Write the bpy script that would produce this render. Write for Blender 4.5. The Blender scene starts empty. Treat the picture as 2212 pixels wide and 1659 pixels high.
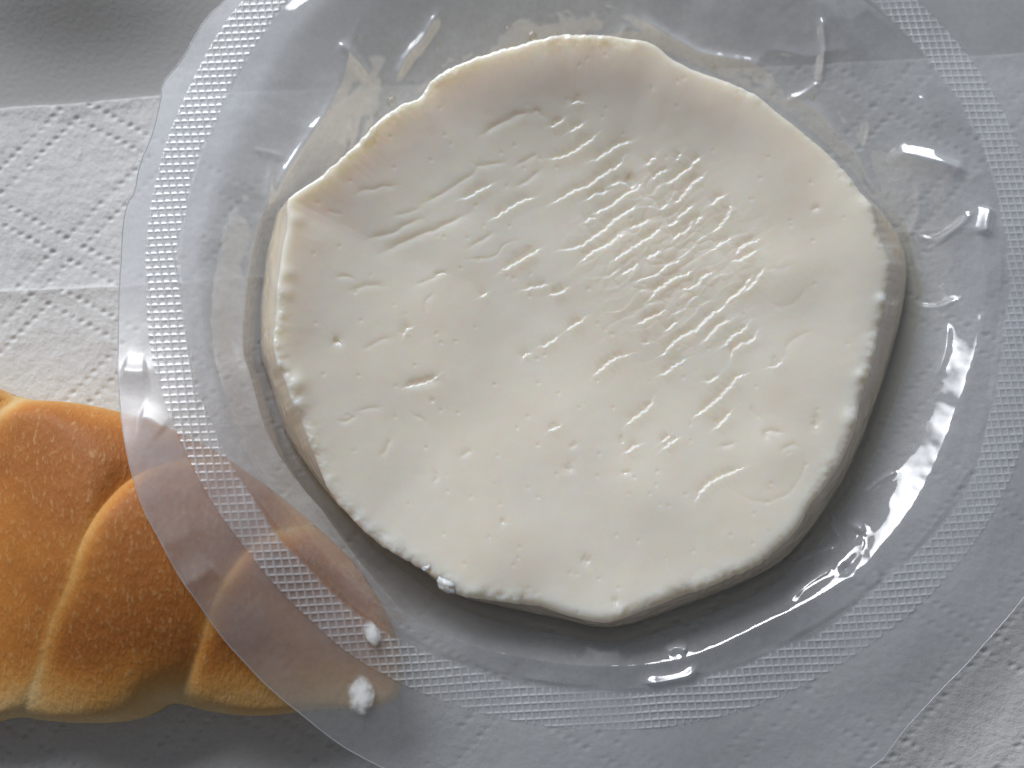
import bpy, math
import numpy as np

# ------------------------------------------------------------------ camera, world, light
sc = bpy.context.scene
col = sc.collection
MM = 0.001
TILT = math.radians(7.0)
HF = math.tan(math.radians(21.0))
DIST = 221.0
TARGET = np.array([0.0, 0.0, 6.0])
CAMP = TARGET + DIST * np.array([0.0, -math.sin(TILT), math.cos(TILT)])

cam = bpy.data.cameras.new('camera')
cam.sensor_width = 36.0
cam.lens = 18.0 / HF
cam.clip_start = 0.005
cam.clip_end = 20.0
cam.dof.use_dof = True
cam.dof.focus_distance = (DIST - 7.0) * MM
cam.dof.aperture_fstop = 9.5
camo = bpy.data.objects.new('camera', cam)
col.objects.link(camo)
camo.location = CAMP * MM
camo.rotation_euler = (TILT, 0, 0)
sc.camera = camo

w = bpy.data.worlds.new('World')
sc.world = w
w.use_nodes = True
bg = w.node_tree.nodes['Background']
bg.inputs[0].default_value = (0.86, 0.905, 1.0, 1)
bg.inputs[1].default_value = 0.115

# the window: one large soft daylight panel, low, beyond the top left of the table
LAZ = math.radians(118.0)
LEL = math.radians(31.0)
LD = 0.6
ldir = np.array([math.cos(LAZ) * math.cos(LEL), math.sin(LAZ) * math.cos(LEL), math.sin(LEL)])
la = bpy.data.lights.new('window_light', 'AREA')
la.shape = 'RECTANGLE'
la.size = 0.62
la.size_y = 0.40
la.energy = 0.94
la.spread = math.radians(60.0)
la.color = (0.94, 0.965, 1.0)
lo = bpy.data.objects.new('window_light', la)
col.objects.link(lo)
lo.location = ldir * LD
from mathutils import Vector
lo.rotation_euler = Vector(tuple(np.array([-0.055, 0.028, 0.0]) - ldir * LD)).to_track_quat('-Z', 'Y').to_euler()

vs = sc.view_settings
vs.view_transform = 'Standard'
vs.look = 'None'
vs.exposure = 0.0
vs.gamma = 1.0
vs.use_curve_mapping = False
sc.render.engine = 'CYCLES'
cy = sc.cycles
cy.use_denoising = True
cy.max_bounces = 14
cy.transparent_max_bounces = 24
cy.caustics_reflective = False
cy.caustics_refractive = False
cy.sample_clamp_indirect = 4.0

# ------------------------------------------------------------------ helpers
def P(f, z):
    """pixels of the 2212 x 1659 study view + height in mm -> world mm on that height"""
    f = np.asarray(f, float)
    z = np.broadcast_to(np.asarray(z, float), f.shape[:-1])
    x = (f[..., 0] / 2212.0 - 0.5) * 2 * HF
    y = -(f[..., 1] / 1659.0 - 0.5) * 2 * HF * 0.75
    c, s = math.cos(TILT), math.sin(TILT)
    d = np.stack([x, y * c + s, y * s - c], -1)
    t = (z - CAMP[2]) / d[..., 2]
    return np.stack([CAMP[0] + t * d[..., 0], CAMP[1] + t * d[..., 1]], -1)

def hash2(ix, iy, seed):
    v = np.sin(ix * 127.1 + iy * 311.7 + seed * 74.7) * 43758.5453
    return v - np.floor(v)

def vnoise(p, scale, seed=0.0):
    q = p / scale
    i = np.floor(q); f = q - i
    u = f * f * f * (f * (f * 6 - 15) + 10)
    a = hash2(i[:, 0], i[:, 1], seed); b = hash2(i[:, 0] + 1, i[:, 1], seed)
    c = hash2(i[:, 0], i[:, 1] + 1, seed); d = hash2(i[:, 0] + 1, i[:, 1] + 1, seed)
    return (a + (b - a) * u[:, 0]) * (1 - u[:, 1]) + (c + (d - c) * u[:, 0]) * u[:, 1] - 0.5

def fbm(p, scale, octs=3, seed=0.0):
    r = np.zeros(len(p)); a = 1.0
    c, s = math.cos(0.6), math.sin(0.6)
    q = p
    for k in range(octs):
        r += a * vnoise(q, scale, seed + k * 3.1)
        a *= 0.5; scale *= 0.5
        q = np.stack([q[:, 0] * c - q[:, 1] * s, q[:, 0] * s + q[:, 1] * c], -1)
    return r

def worley(q, seed=0.0):
    i0 = np.floor(q)
    f1 = np.full(len(q), 9.0); f2 = np.full(len(q), 9.0)
    bx = np.zeros(len(q)); by = np.zeros(len(q)); bid = np.zeros(len(q))
    for dx in (-1, 0, 1):
        for dy in (-1, 0, 1):
            cx = i0[:, 0] + dx; cyy = i0[:, 1] + dy
            px = cx + 0.1 + 0.8 * hash2(cx, cyy, seed); py = cyy + 0.1 + 0.8 * hash2(cx, cyy, seed + 5.3)
            ex = q[:, 0] - px; ey = q[:, 1] - py
            d = np.hypot(ex, ey)
            n = d < f1
            f2 = np.where(n, f1, np.minimum(f2, d))
            bx = np.where(n, ex, bx); by = np.where(n, ey, by)
            bid = np.where(n, hash2(cx, cyy, seed + 9.9), bid)
            f1 = np.where(n, d, f1)
    return f1, f2, bx, by, bid

def sstep(a, b, x):
    t = np.clip((x - a) / (b - a), 0, 1)
    return t * t * (3 - 2 * t)

def polydist(p, pts, margin):
    """signed distance, position along 0..1 to a polyline; only inside its box + margin"""
    pts = np.asarray(pts, float)
    lo_, hi_ = pts.min(0) - margin, pts.max(0) + margin
    m = np.where((p[:, 0] > lo_[0]) & (p[:, 0] < hi_[0]) & (p[:, 1] > lo_[1]) & (p[:, 1] < hi_[1]))[0]
    q = p[m]
    best = np.full(len(q), 1e9); sgn = np.ones(len(q)); along = np.zeros(len(q))
    seg = np.hypot(*(pts[1:] - pts[:-1]).T)
    L = seg.sum(); acc = 0.0
    for k in range(len(pts) - 1):
        a, b = pts[k], pts[k + 1]
        ab = b - a; l2 = (ab ** 2).sum() + 1e-12
        t = np.clip(((q - a) @ ab) / l2, 0, 1)
        e = q - (a + t[:, None] * ab)
        d = np.hypot(e[:, 0], e[:, 1])
        n = d < best
        best = np.where(n, d, best)
        sgn = np.where(n, np.sign(ab[0] * e[:, 1] - ab[1] * e[:, 0] + 1e-12), sgn)
        along = np.where(n, (acc + t * seg[k]) / L, along)
        acc += seg[k]
    return m, best * sgn, along

def chaikin(pts, n=2, closed=False):
    pts = np.asarray(pts, float)
    for _ in range(n):
        if closed:
            b = np.roll(pts, -1, 0)
            pts = np.stack([pts * 0.75 + b * 0.25, pts * 0.25 + b * 0.75], 1).reshape(-1, 2)
        else:
            a, b = pts[:-1], pts[1:]
            mid = np.stack([a * 0.75 + b * 0.25, a * 0.25 + b * 0.75], 1).reshape(-1, 2)
            pts = np.concatenate([pts[:1], mid, pts[-1:]])
    return pts

class Radial:
    """closed outline around a centre as radius(angle)"""
    def __init__(s, pts, c, smooth=2):
        pts = chaikin(pts, smooth, True) - c
        th = np.arctan2(pts[:, 1], pts[:, 0]); r = np.hypot(pts[:, 0], pts[:, 1])
        o = np.argsort(th); th = th[o]; r = r[o]
        s.th = np.concatenate([th - 2 * np.pi, th, th + 2 * np.pi]); s.r = np.tile(r, 3)
    def __call__(s, th):
        th = (th + np.pi) % (2 * np.pi) - np.pi
        return np.interp(th, s.th, s.r)

def mesh_object(name, verts, faces, mat, parent=None, smooth=True, attrs=None):
    me = bpy.data.meshes.new(name)
    verts = np.asarray(verts, np.float32) * MM
    faces = np.asarray(faces, np.int32)
    k = faces.shape[1]
    me.vertices.add(len(verts)); me.vertices.foreach_set('co', verts.ravel())
    me.loops.add(faces.size); me.loops.foreach_set('vertex_index', faces.ravel())
    me.polygons.add(len(faces))
    me.polygons.foreach_set('loop_start', np.arange(0, faces.size, k, dtype=np.int32))
    me.polygons.foreach_set('loop_total', np.full(len(faces), k, np.int32))
    if smooth:
        me.polygons.foreach_set('use_smooth', np.ones(len(faces), bool))
    me.update(calc_edges=True)
    for an, av in (attrs or {}).items():
        at = me.attributes.new(an, 'FLOAT', 'POINT')
        at.data.foreach_set('value', np.asarray(av, np.float32))
    me.materials.append(mat)
    o = bpy.data.objects.new(name, me)
    col.objects.link(o)
    if parent: o.parent = parent
    return o

def grid_faces(nu, nv, wrap_v=False):
    i = np.arange(nu - 1)[:, None]; j = np.arange(nv if wrap_v else nv - 1)[None, :]
    j2 = (j + 1) % nv
    return np.stack([i * nv + j, i * nv + j2, (i + 1) * nv + j2, (i + 1) * nv + j], -1).reshape(-1, 4)

def tag(o, label, cat, group=None):
    o['label'] = label; o['category'] = cat
    if group: o['group'] = group
    return o

def empty(name, loc):
    o = bpy.data.objects.new(name, None)
    col.objects.link(o); o.location = np.asarray(loc) * MM
    return o

# ------------------------------------------------------------------ materials
class N:
    def __init__(s, name):
        s.m = bpy.data.materials.new(name); s.m.use_nodes = True
        s.t = s.m.node_tree; s.t.nodes.clear()
        s.out = s.t.nodes.new('ShaderNodeOutputMaterial')
    def n(s, typ, ins=None, **kw):
        nd = s.t.nodes.new('ShaderNode' + typ)
        for k, v in kw.items(): setattr(nd, k, v)
        for k, v in (ins or {}).items():
            if isinstance(v, bpy.types.NodeSocket): s.t.links.new(v, nd.inputs[k])
            else: nd.inputs[k].default_value = v
        return nd
    def math(s, op, a, b=0.0, clamp=False):
        return s.n('Math', {0: a, 1: b}, operation=op, use_clamp=clamp).outputs[0]
    def noise(s, scale, detail=3.0, rough=0.5, vec=None):
        if vec is None: vec = s.n('TexCoord').outputs['Object']
        return s.n('TexNoise', {'Vector': vec, 'Scale': scale, 'Detail': detail, 'Roughness': rough}).outputs[0]
    def ramp(s, fac, stops):
        r = s.n('ValToRGB', {0: fac}); e = r.color_ramp.elements
        while len(e) < len(stops): e.new(0.5)
        for k, (p, c) in enumerate(stops):
            e[k].position = p; e[k].color = (*c, 1)
        return r.outputs[0]
    def bump(s, h, strength, dist):
        return s.n('Bump', {'Height': h, 'Strength': strength, 'Distance': dist}).outputs[0]
    def mix(s, fac, a, b):
        return s.n('MixRGB', {0: fac, 1: a, 2: b}).outputs[0]
    def done(s, sh):
        s.t.links.new(sh, s.out.inputs[0]); return s.m

def film_material(name, haze, rough, haze_attr=None, refl=0.075):
    k = N(name)
    nz = k.noise(90, 4); fine = k.noise(900, 3)
    nor = k.bump(nz, 0.12, 0.0006)
    fac = k.n('LayerWeight', {'Blend': 0.5, 'Normal': nor}).outputs['Facing']
    fr = k.math('ADD', k.math('MULTIPLY', k.math('POWER', fac, 5.0), 0.85), refl, True)
    gl = k.n('BsdfGlossy', {'Color': (1, 1, 1, 1), 'Roughness': rough, 'Normal': nor}).outputs[0]
    tr = k.n('BsdfTransparent', {'Color': (0.955, 0.965, 0.975, 1)}).outputs[0]
    df = k.n('BsdfDiffuse', {'Color': (0.84, 0.865, 0.91, 1)}).outputs[0]
    tl = k.n('BsdfTranslucent', {'Color': (0.84, 0.865, 0.91, 1)}).outputs[0]
    hz = k.n('MixShader', {0: 0.4, 1: df, 2: tl}).outputs[0]
    h = k.math('MULTIPLY', k.math('ADD', k.math('MULTIPLY', fine, 0.5), k.math('ADD', k.math('MULTIPLY', nz, 0.6), 0.45)), haze)
    h = k.math('MULTIPLY', h, k.n('MapRange', {0: k.noise(28, 4, 0.6), 1: 0.3, 2: 0.7, 3: 0.65, 4: 1.3}).outputs[0])
    if haze_attr:
        a = k.n('Attribute', attribute_name=haze_attr).outputs['Fac']
        h = k.math('MULTIPLY', h, a)
    s1 = k.n('MixShader', {0: k.math('MINIMUM', h, 0.9), 1: tr, 2: hz}).outputs[0]
    return k.done(k.n('MixShader', {0: fr, 1: s1, 2: gl}).outputs[0])

M = {}
M['flange'] = film_material('clear_film', 0.46, 0.22, 'milk')
M['seal'] = film_material('embossed_film', 0.58, 0.25, 'milk', 0.09)
M['cavity'] = film_material('glossy_film', 0.42, 0.045, 'milk', 0.125)
M['rim'] = film_material('cut_film_edge', 0.75, 0.2, None, 0.12)

def cheese_mat(name):
    k = N(name)
    big = k.noise(60, 3); mid = k.noise(420, 4)
    c = k.ramp(k.math('ADD', k.math('MULTIPLY', big, 0.7), k.math('MULTIPLY', mid, 0.3)),
               [(0.30, (0.875, 0.80, 0.685)), (0.7, (0.915, 0.86, 0.765))])
    c = k.mix(k.n('Attribute', attribute_name='flank').outputs['Fac'], c, (0.87, 0.745, 0.56, 1))
    fine = k.noise(1500, 4, 0.6)
    nor = k.bump(k.math('ADD', k.math('MULTIPLY', mid, 0.8), k.math('MULTIPLY', fine, 0.3)), 0.10, 0.0006)
    nc = k.bump(k.math('ADD', mid, k.math('MULTIPLY', fine, 0.2)), 0.05, 0.0005)
    b = k.n('BsdfPrincipled', {'Base Color': c, 'Roughness': 0.34, 'Specular IOR Level': 0.45, 'Normal': nor,
        'Subsurface Weight': 0.85, 'Subsurface Radius': (1.0, 0.70, 0.42), 'Subsurface Scale': 0.0048,
        'Coat Weight': 1.0, 'Coat Roughness': 0.055, 'Coat IOR': 1.38, 'Coat Normal': nc})
    return k.done(b.outputs[0])
M['cheese'] = cheese_mat('fresh_cheese')

def crumb_mat():
    k = N('cheese_crumb_white')
    nor = k.bump(k.noise(900, 3), 0.2, 0.0004)
    b = k.n('BsdfPrincipled', {'Base Color': (0.88, 0.87, 0.84, 1), 'Roughness': 0.35, 'Normal': nor,
        'Subsurface Weight': 0.9, 'Subsurface Radius': (1, 0.8, 0.6), 'Subsurface Scale': 0.0014, 'Coat Weight': 0.25, 'Coat Roughness': 0.12})
    return k.done(b.outputs[0])
M['crumb'] = crumb_mat()

def drop_mat():
    k = N('whey')
    fac = k.n('LayerWeight', {'Blend': 0.5}).outputs['Facing']
    fr = k.math('ADD', k.math('MULTIPLY', k.math('POWER', fac, 5.0), 0.9), 0.05, True)
    gl = k.n('BsdfGlossy', {'Color': (1, 1, 1, 1), 'Roughness': 0.04}).outputs[0]
    tr = k.n('BsdfTransparent', {'Color': (0.95, 0.925, 0.86, 1)}).outputs[0]
    df = k.n('BsdfDiffuse', {'Color': (0.85, 0.86, 0.86, 1)}).outputs[0]
    s1 = k.n('MixShader', {0: 0.06, 1: tr, 2: df}).outputs[0]
    return k.done(k.n('MixShader', {0: fr, 1: s1, 2: gl}).outputs[0])
M['whey'] = drop_mat()

def smear_mat():
    k = N('thin_curd_smear')
    g = k.n('VectorMath', {0: k.n('TexCoord').outputs['Generated'], 1: (0.5, 0.5, 0.5)}, operation='SUBTRACT').outputs[0]
    g = k.n('VectorMath', {0: g, 1: (2.0, 2.0, 0.0)}, operation='MULTIPLY').outputs[0]
    ln = k.n('VectorMath', {0: g}, operation='LENGTH').outputs['Value']
    a = k.math('ADD', k.math('SUBTRACT', 1.0, ln), k.math('MULTIPLY', k.math('SUBTRACT', k.noise(700, 4), 0.5), 1.0))
    a = k.n('MapRange', {0: a, 1: -0.05, 2: 0.85, 3: 0.0, 4: 0.95}, interpolation_type='SMOOTHSTEP').outputs[0]
    d = k.n('BsdfPrincipled', {'Base Color': (0.88, 0.88, 0.87, 1), 'Roughness': 0.5}).outputs[0]
    t = k.n('BsdfTransparent').outputs[0]
    return k.done(k.n('MixShader', {0: a, 1: t, 2: d}).outputs[0])
M['smear'] = smear_mat()

def towel_mat():
    k = N('paper_towel_tissue')
    fib = k.noise(700, 5, 0.65); big = k.noise(25, 2)
    c = k.ramp(k.math('ADD', k.math('MULTIPLY', fib, 0.6), k.math('MULTIPLY', big, 0.4)),
               [(0.3, (0.66, 0.66, 0.66)), (0.7, (0.78, 0.78, 0.775))])
    nor = k.bump(k.math('ADD', fib, k.math('MULTIPLY', k.noise(240, 3), 0.8)), 0.55, 0.0007)
    b = k.n('BsdfPrincipled', {'Base Color': c, 'Roughness': 0.95, 'Specular IOR Level': 0.1, 'Normal': nor})
    return k.done(b.outputs[0])
M['towel'] = towel_mat()

def cloth_mat():
    k = N('taupe_tablecloth')
    c = k.ramp(k.noise(18, 3), [(0.35, (0.385, 0.38, 0.37)), (0.65, (0.45, 0.445, 0.44))])
    nor = k.bump(k.noise(1200, 4), 0.25, 0.0004)
    b = k.n('BsdfPrincipled', {'Base Color': c, 'Roughness': 0.8, 'Specular IOR Level': 0.2, 'Normal': nor})
    return k.done(b.outputs[0])
M['cloth'] = cloth_mat()

def bread_mat():
    k = N('baked_crust')
    bake = k.n('Attribute', attribute_name='bake').outputs['Fac']
    tc = k.n('TexCoord').outputs['Object']
    st = k.n('Mapping', {'Vector': tc, 'Scale': (1.6, 0.7, 1.0), 'Rotation': (0, 0, 0.25)}).outputs[0]
    mot = k.noise(260, 4, 0.6); big = k.noise(60, 3)
    f = k.math('ADD', bake, k.math('MULTIPLY', k.math('SUBTRACT', k.math('ADD', k.math('MULTIPLY', mot, 0.5), k.math('MULTIPLY', big, 0.5)), 0.5), 0.55))
    c = k.ramp(f, [(0.02, (0.72, 0.50, 0.23)), (0.30, (0.66, 0.335, 0.09)), (0.62, (0.56, 0.215, 0.04)), (0.95, (0.39, 0.13, 0.024))])
    sp = k.noise(1000, 3, 0.6, st)
    spk = k.n('MapRange', {0: sp, 1: 0.55, 2: 0.75, 3: 0.0, 4: 0.5}).outputs[0]
    c = k.mix(spk, c, (0.70, 0.47, 0.22, 1))
    nor = k.bump(k.math('ADD', k.math('MULTIPLY', sp, 0.7), k.math('MULTIPLY', k.noise(180, 4), 0.8)), 0.4, 0.0008)
    b = k.n('BsdfPrincipled', {'Base Color': c, 'Roughness': 0.6, 'Specular IOR Level': 0.4, 'Normal': nor,
        'Subsurface Weight': 0.12, 'Subsurface Radius': (1, 0.5, 0.2), 'Subsurface Scale': 0.0012})
    return k.done(b.outputs[0])
M['bread'] = bread_mat()

# ------------------------------------------------------------------ the setting: tablecloth
def plane_grid(x0, x1, y0, y1, step):
    xs = np.arange(x0, x1 + step * 0.5, step); ys = np.arange(y0, y1 + step * 0.5, step)
    X, Y = np.meshgrid(xs, ys, indexing='ij')
    return np.stack([X.ravel(), Y.ravel()], -1), len(xs), len(ys)

p, nu, nv = plane_grid(-170, 170, -150, 170, 1.6)
c0 = P([60, -30], 0.0)
dirv = np.array([math.cos(math.radians(-6)), math.sin(math.radians(-6))])
perp = np.array([-dirv[1], dirv[0]])
sx = (p - c0) @ dirv; sy = (p - c0) @ perp
z = 7.0 * np.exp(-((sy - 3) / 12.0) ** 2) * np.exp(-((sx - 5) / 24.0) ** 2)
z += 0.25 * fbm(p, 40, 2, 3)
z -= 0.35
cl = mesh_object('tablecloth', np.column_stack([p, z]), grid_faces(nu, nv)[:, ::-1], M['cloth'])
cl['kind'] = 'structure'

# ------------------------------------------------------------------ paper towels with pressed dots
def dot_field(p, sheet_z, shift):
    f1 = np.array([-0.47, 0.883]); f2 = np.array([0.73, 0.683])
    d1 = np.array([0.883, 0.47]); d2 = np.array([-0.683, 0.73])
    k = 0.0767   # mm per study pixel at the table
    o = P(np.array([170.0, 225.0]) + shift, sheet_z)
    flip = np.array([1, -1])
    z = np.zeros(len(p))
    q = (p - o) * flip / k
    S1, S2, ins, pit = 292.0, 224.0, 21.0, 20.0
    a = q @ f1 - 10.0; b = q @ f2
    ca, cb = np.floor(a / S1), np.floor(b / S2)
    a = a - ca * S1; b = b - cb * S2
    na = round((S2 - 2 * ins) / pit); nb = round((S1 - 2 * ins) / pit)
    pa = (S2 - 2 * ins) / na; pb_ = (S1 - 2 * ins) / nb
    for side in (0, 1):
        for (c, e, Sc, Se, pp, nn_) in ((a, b, S1, S2, pa, na), (b, a, S2, S1, pb_, nb)):
            row = ins if side == 0 else Sc - ins
            kk = np.clip(np.round((e - ins) / pp), 0, nn_)
            j = hash2(kk + ca * 31, side + cb * 17, 3.0 if c is a else 9.0)
            r = np.hypot(c - row + (j - 0.5) * 3, e - ins - kk * pp) * k
            z -= 0.29 * (0.35 + 0.8 * j) * np.exp(-(r / 0.44) ** 3.2)
    return z

def towel(name, edge, y_low, z0, shift, label):
    e = P(np.array(edge, float), z0)
    p, nu, nv = plane_grid(-96, 96, 0, 1, 1)
    xs = np.concatenate([np.arange(-96, -48, 0.18), np.arange(-48, 96.01, 0.42)])
    ytop = np.interp(xs, e[:, 0], e[:, 1]) + 0.18 * fbm(np.column_stack([xs, xs * 0]), 6, 3, 7)
    n = int((ytop.max() - y_low) / 0.25)
    t = np.linspace(0, 1, n)
    Y = ytop[:, None] * (1 - t) + y_low * t
    X = np.broadcast_to(xs[:, None], Y.shape)
    p = np.column_stack([X.ravel(), Y.ravel()])
    z = z0 + dot_field(p, z0, shift) + 0.22 * fbm(p, 14, 3, z0) + 0.05 * fbm(p, 2.0, 2, z0 + 4)
    ed = (ytop[:, None] - Y).ravel()
    z += 0.25 * np.exp(-(ed / 1.6) ** 2)
    nu, nv = len(xs), n
    V = np.column_stack([p, z])
    F = grid_faces(nu, nv)
    # a turned-down front lip gives the sheet its thickness
    base = len(V)
    lip = V.reshape(nu, nv, 3)[:, 0].copy(); lip[:, 2] = -0.3; lip[:, 1] += 0.02
    i = np.arange(nu - 1)
    V = np.concatenate([V, lip])
    F = np.concatenate([F, np.column_stack([i * nv, (i + 1) * nv, base + i + 1, base + i])])
    return tag(mesh_object(name, V, F[:, ::-1], M['towel']), label, 'paper towel')

towel('paper_towel', [(-120, 244), (0, 234), (160, 226), (345, 208), (900, 185), (1800, 138), (2330, 110)], 12.0, 0.35,
      np.array([0.0, 0.0]), 'lower white paper towel sheet whose edge lies farthest from the bread roll')
towel('paper_towel', [(-120, 636), (0, 629), (260, 618), (1000, 566), (2000, 497), (2330, 472)], -92.0, 1.0,
      np.array([-60.0, 400.0]), 'upper white paper towel sheet with pressed dots directly under the bread roll')

# ------------------------------------------------------------------ the tray's heights
bread_c = P([330, 1180], 20)
TC0 = P([1275, 640], 9.0)
lrc = P([1880, 1230], 9.0)
def zfl(p):
    x, y = p[:, 0], p[:, 1]
    z = 9.6 + 5.4 * sstep(15, -78, x) + 1.3 * np.exp(-(((x - lrc[0]) / 30) ** 2 + ((y - lrc[1]) / 30) ** 2))
    z = z + 8.5 * np.exp(-(((x - bread_c[0]) / 30) ** 2 + ((y - bread_c[1]) / 30) ** 2))
    d_ = np.hypot(x - TC0[0], (y - TC0[1]) * 1.02) - 66.0
    an = np.arctan2(y - TC0[1], x - TC0[0])
    dr = 0.10 + 0.05 * sstep(-0.2, 0.8, np.cos(an + math.radians(55)))
    z = z - dr * 0.5 * (d_ + np.sqrt(d_ * d_ + 9.0)) * (1 - np.exp(-(((x - bread_c[0]) / 30) ** 2 + ((y - bread_c[1]) / 30) ** 2)) * 0.8)
    return np.maximum(z, 2.2)
def PF(f, dz=0.0):
    f = np.asarray(f, float); z = np.full(len(f), 9.0)
    for _ in range(6):
        w_ = P(f, z); z = zfl(w_) + dz
    return w_

# ------------------------------------------------------------------ bread roll
def in_poly(p, poly):
    x, y = p[:, 0], p[:, 1]; r = np.zeros(len(p), bool)
    for a, b in zip(poly, np.roll(poly, -1, 0)):
        cnd = ((a[1] > y) != (b[1] > y)) & (x < (b[0] - a[0]) * (y - a[1]) / (b[1] - a[1] + 1e-12) + a[0])
        r ^= cnd
    return r

b_out = [(-330, 900), (-200, 840), (-60, 812), (0, 840), (40, 858), (90, 866), (150, 868), (220, 880), (300, 900), (380, 930), (450, 965), (520, 1010),
         (590, 1060), (650, 1110), (720, 1170), (780, 1230), (815, 1290), (850, 1350), (872, 1430), (868, 1495), (830, 1525), (760, 1530), (700, 1528),
         (630, 1540), (560, 1546), (480, 1540), (410, 1525), (372, 1518), (340, 1540), (290, 1558), (200, 1562), (100, 1556), (40, 1548), (0, 1560),
         (-80, 1580), (-220, 1560), (-330, 1480)]
bo = chaikin(P(np.array(b_out, float), 7.0), 2, True)
cr1 = chaikin(P(np.array([(520, 1000), (420, 985), (340, 1005), (272, 1048), (205, 1145), (168, 1260), (122, 1340), (82, 1450), (20, 1570)], float), 15.0), 2)
cr2 = chaikin(P(np.array([(700, 1130), (610, 1140), (545, 1175), (475, 1290), (445, 1390), (405, 1470), (365, 1525)], float), 14.0), 2)
cr0 = chaikin(P(np.array([(-40, 800), (20, 852), (-20, 900), (-120, 1010), (-200, 1200), (-260, 1500)], float), 15.0), 2)
NB_R, NB_T = 150, 620
bc = np.array([bo[:, 0].mean(), bo[:, 1].mean()])
bc = P([230, 1215], 7.0)
bth = np.linspace(-np.pi, np.pi, NB_T, endpoint=False)
bR = Radial(P(np.array(b_out, float), 7.0), bc, 2)(bth)
s = np.linspace(0.0, 1.0, NB_R) ** 0.8
pb = (bc + (s[:, None] * bR[None, :])[..., None] * np.stack([np.cos(bth), np.sin(bth)], -1)[None]).reshape(-1, 2)
dist = np.full(len(pb), 1e9)
for a, b in zip(bo, np.roll(bo, -1, 0)):
    ab = b - a; t = np.clip(((pb - a) @ ab) / (ab @ ab), 0, 1)
    e = pb - (a + t[:, None] * ab); dist = np.minimum(dist, np.hypot(e[:, 0], e[:, 1]))
dist[np.repeat(s, NB_T) > 0.999] = 0.0
D = 27.0
u = np.clip(dist / D, 0, 1)
H = 20.0
dome = np.sqrt(np.clip(1 - (1 - u) ** 2.2, 0, 1))
z = 7.0 + H * dome
groove = np.zeros(len(pb)); pale = np.zeros(len(pb))
for cr, sgnv in ((cr1, 1), (cr2, 1), (cr0, 1)):
    m, sd, al = polydist(pb, cr, 40)
    sd = sd * sgnv          # positive: the far side (right / lower lobe)
    endf = sstep(0.0, 0.16, al) * 0.85 + 0.15
    left = np.exp(-np.clip(-sd, 0, None) / 8.5) ; right = np.exp(-(np.clip(sd, 0, None) / 3.6) ** 1.3)
    g = np.where(sd < 0, left, right) * endf
    groove[m] = np.maximum(groove[m], g)
    pl = np.where(sd >= 0, np.exp(-(np.clip(sd, 0, None) / 2.0) ** 2), np.exp(sd / 0.8)) * endf
    pale[m] = np.maximum(pale[m], pl)
z -= 6.4 * groove * (0.15 + 0.85 * dome)
z += 0.35 * fbm(pb, 9, 3, 12) + 0.10 * fbm(pb, 2.2, 3, 15)
lim = zfl(pb) - 1.0
z = np.where(z > lim - 2, lim - 2 + 2 * np.tanh((z - lim + 2) / 2), z)
bake = 0.10 + 0.72 * sstep(6.0, 19.0, z + 0 * dist) - 0.55 * pale + 0.35 * fbm(pb, 16, 3, 40)
north = sstep(-12, 12, (pb - bc)[:, 1] + 0.25 * (pb - bc)[:, 0])
bake = bake + 0.30 * north * (1 - u)
bake = np.clip(bake * sstep(-0.05, 0.5, u + 0.4 * north) + 0.05, 0, 1)
V = np.column_stack([pb, z]).reshape(NB_R, NB_T, 3)
# lower half curls in to the base
und = []
for t in np.linspace(0, 1, 22)[1:]:
    ang = t * 1.25
    f = 1 - (1 - math.cos(ang)) * 0.22
    r_ = bR * f
    zz = 7.0 - 5.7 * math.sin(ang) / math.sin(1.25)
    ring = np.column_stack([bc + r_[:, None] * np.column_stack([np.cos(bth), np.sin(bth)]), np.full(NB_T, zz)])
    und.append(ring)
V = np.concatenate([V, np.array(und)], 0)
F = grid_faces(len(V), NB_T, True)[:, ::-1]
batt = np.concatenate([bake, np.full(21 * NB_T, 0.05)])
tag(mesh_object('bread_roll', V.reshape(-1, 3), F, M['bread'], attrs={'bake': batt}),
    'golden brown plaited bread roll with pale creases, partly under the clear film', 'bread roll')

# ------------------------------------------------------------------ plastic tray
outer_f = [(487, 0), (444, 38), (420, 80), (403, 113), (378, 146), (350, 178), (347, 219), (332, 284), (301, 355), (292, 417), (277, 434), (267, 478),
           (261, 547), (258, 643), (256, 745), (256, 813), (261, 889), (267, 943), (284, 1025), (308, 1100), (332, 1143), (352, 1181), (390, 1252), (427, 1300),
           (485, 1383), (533, 1437), (581, 1485), (656, 1547), (735, 1611), (814, 1653), (1000, 1735), (1350, 1795), (1700, 1765), (1897, 1652), (1935, 1600), (1969, 1557),
           (2030, 1492), (2088, 1437), (2140, 1376), (2212, 1293), (2420, 1000), (2480, 560), (2380, 50), (2050, -330), (1400, -500), (850, -360), (560, -95)]
so_f = [(506, 0), (380, 239), (328, 410), (313, 547), (314, 574), (318, 745), (359, 882), (410, 1002), (455, 1087), (530, 1188), (598, 1273), (680, 1352), (756, 1420),
        (876, 1485), (968, 1523), (1088, 1557), (1242, 1581), (1413, 1577), (1520, 1560), (1627, 1533), (1798, 1454), (1969, 1331), (2071, 1225), (2157, 1099),
        (2215, 960), (2252, 760), (2252, 560), (2225, 370), (2174, 239), (2088, 109), (1986, 0), (1830, -130), (1600, -240), (1300, -290), (1000, -260), (720, -150)]
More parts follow.
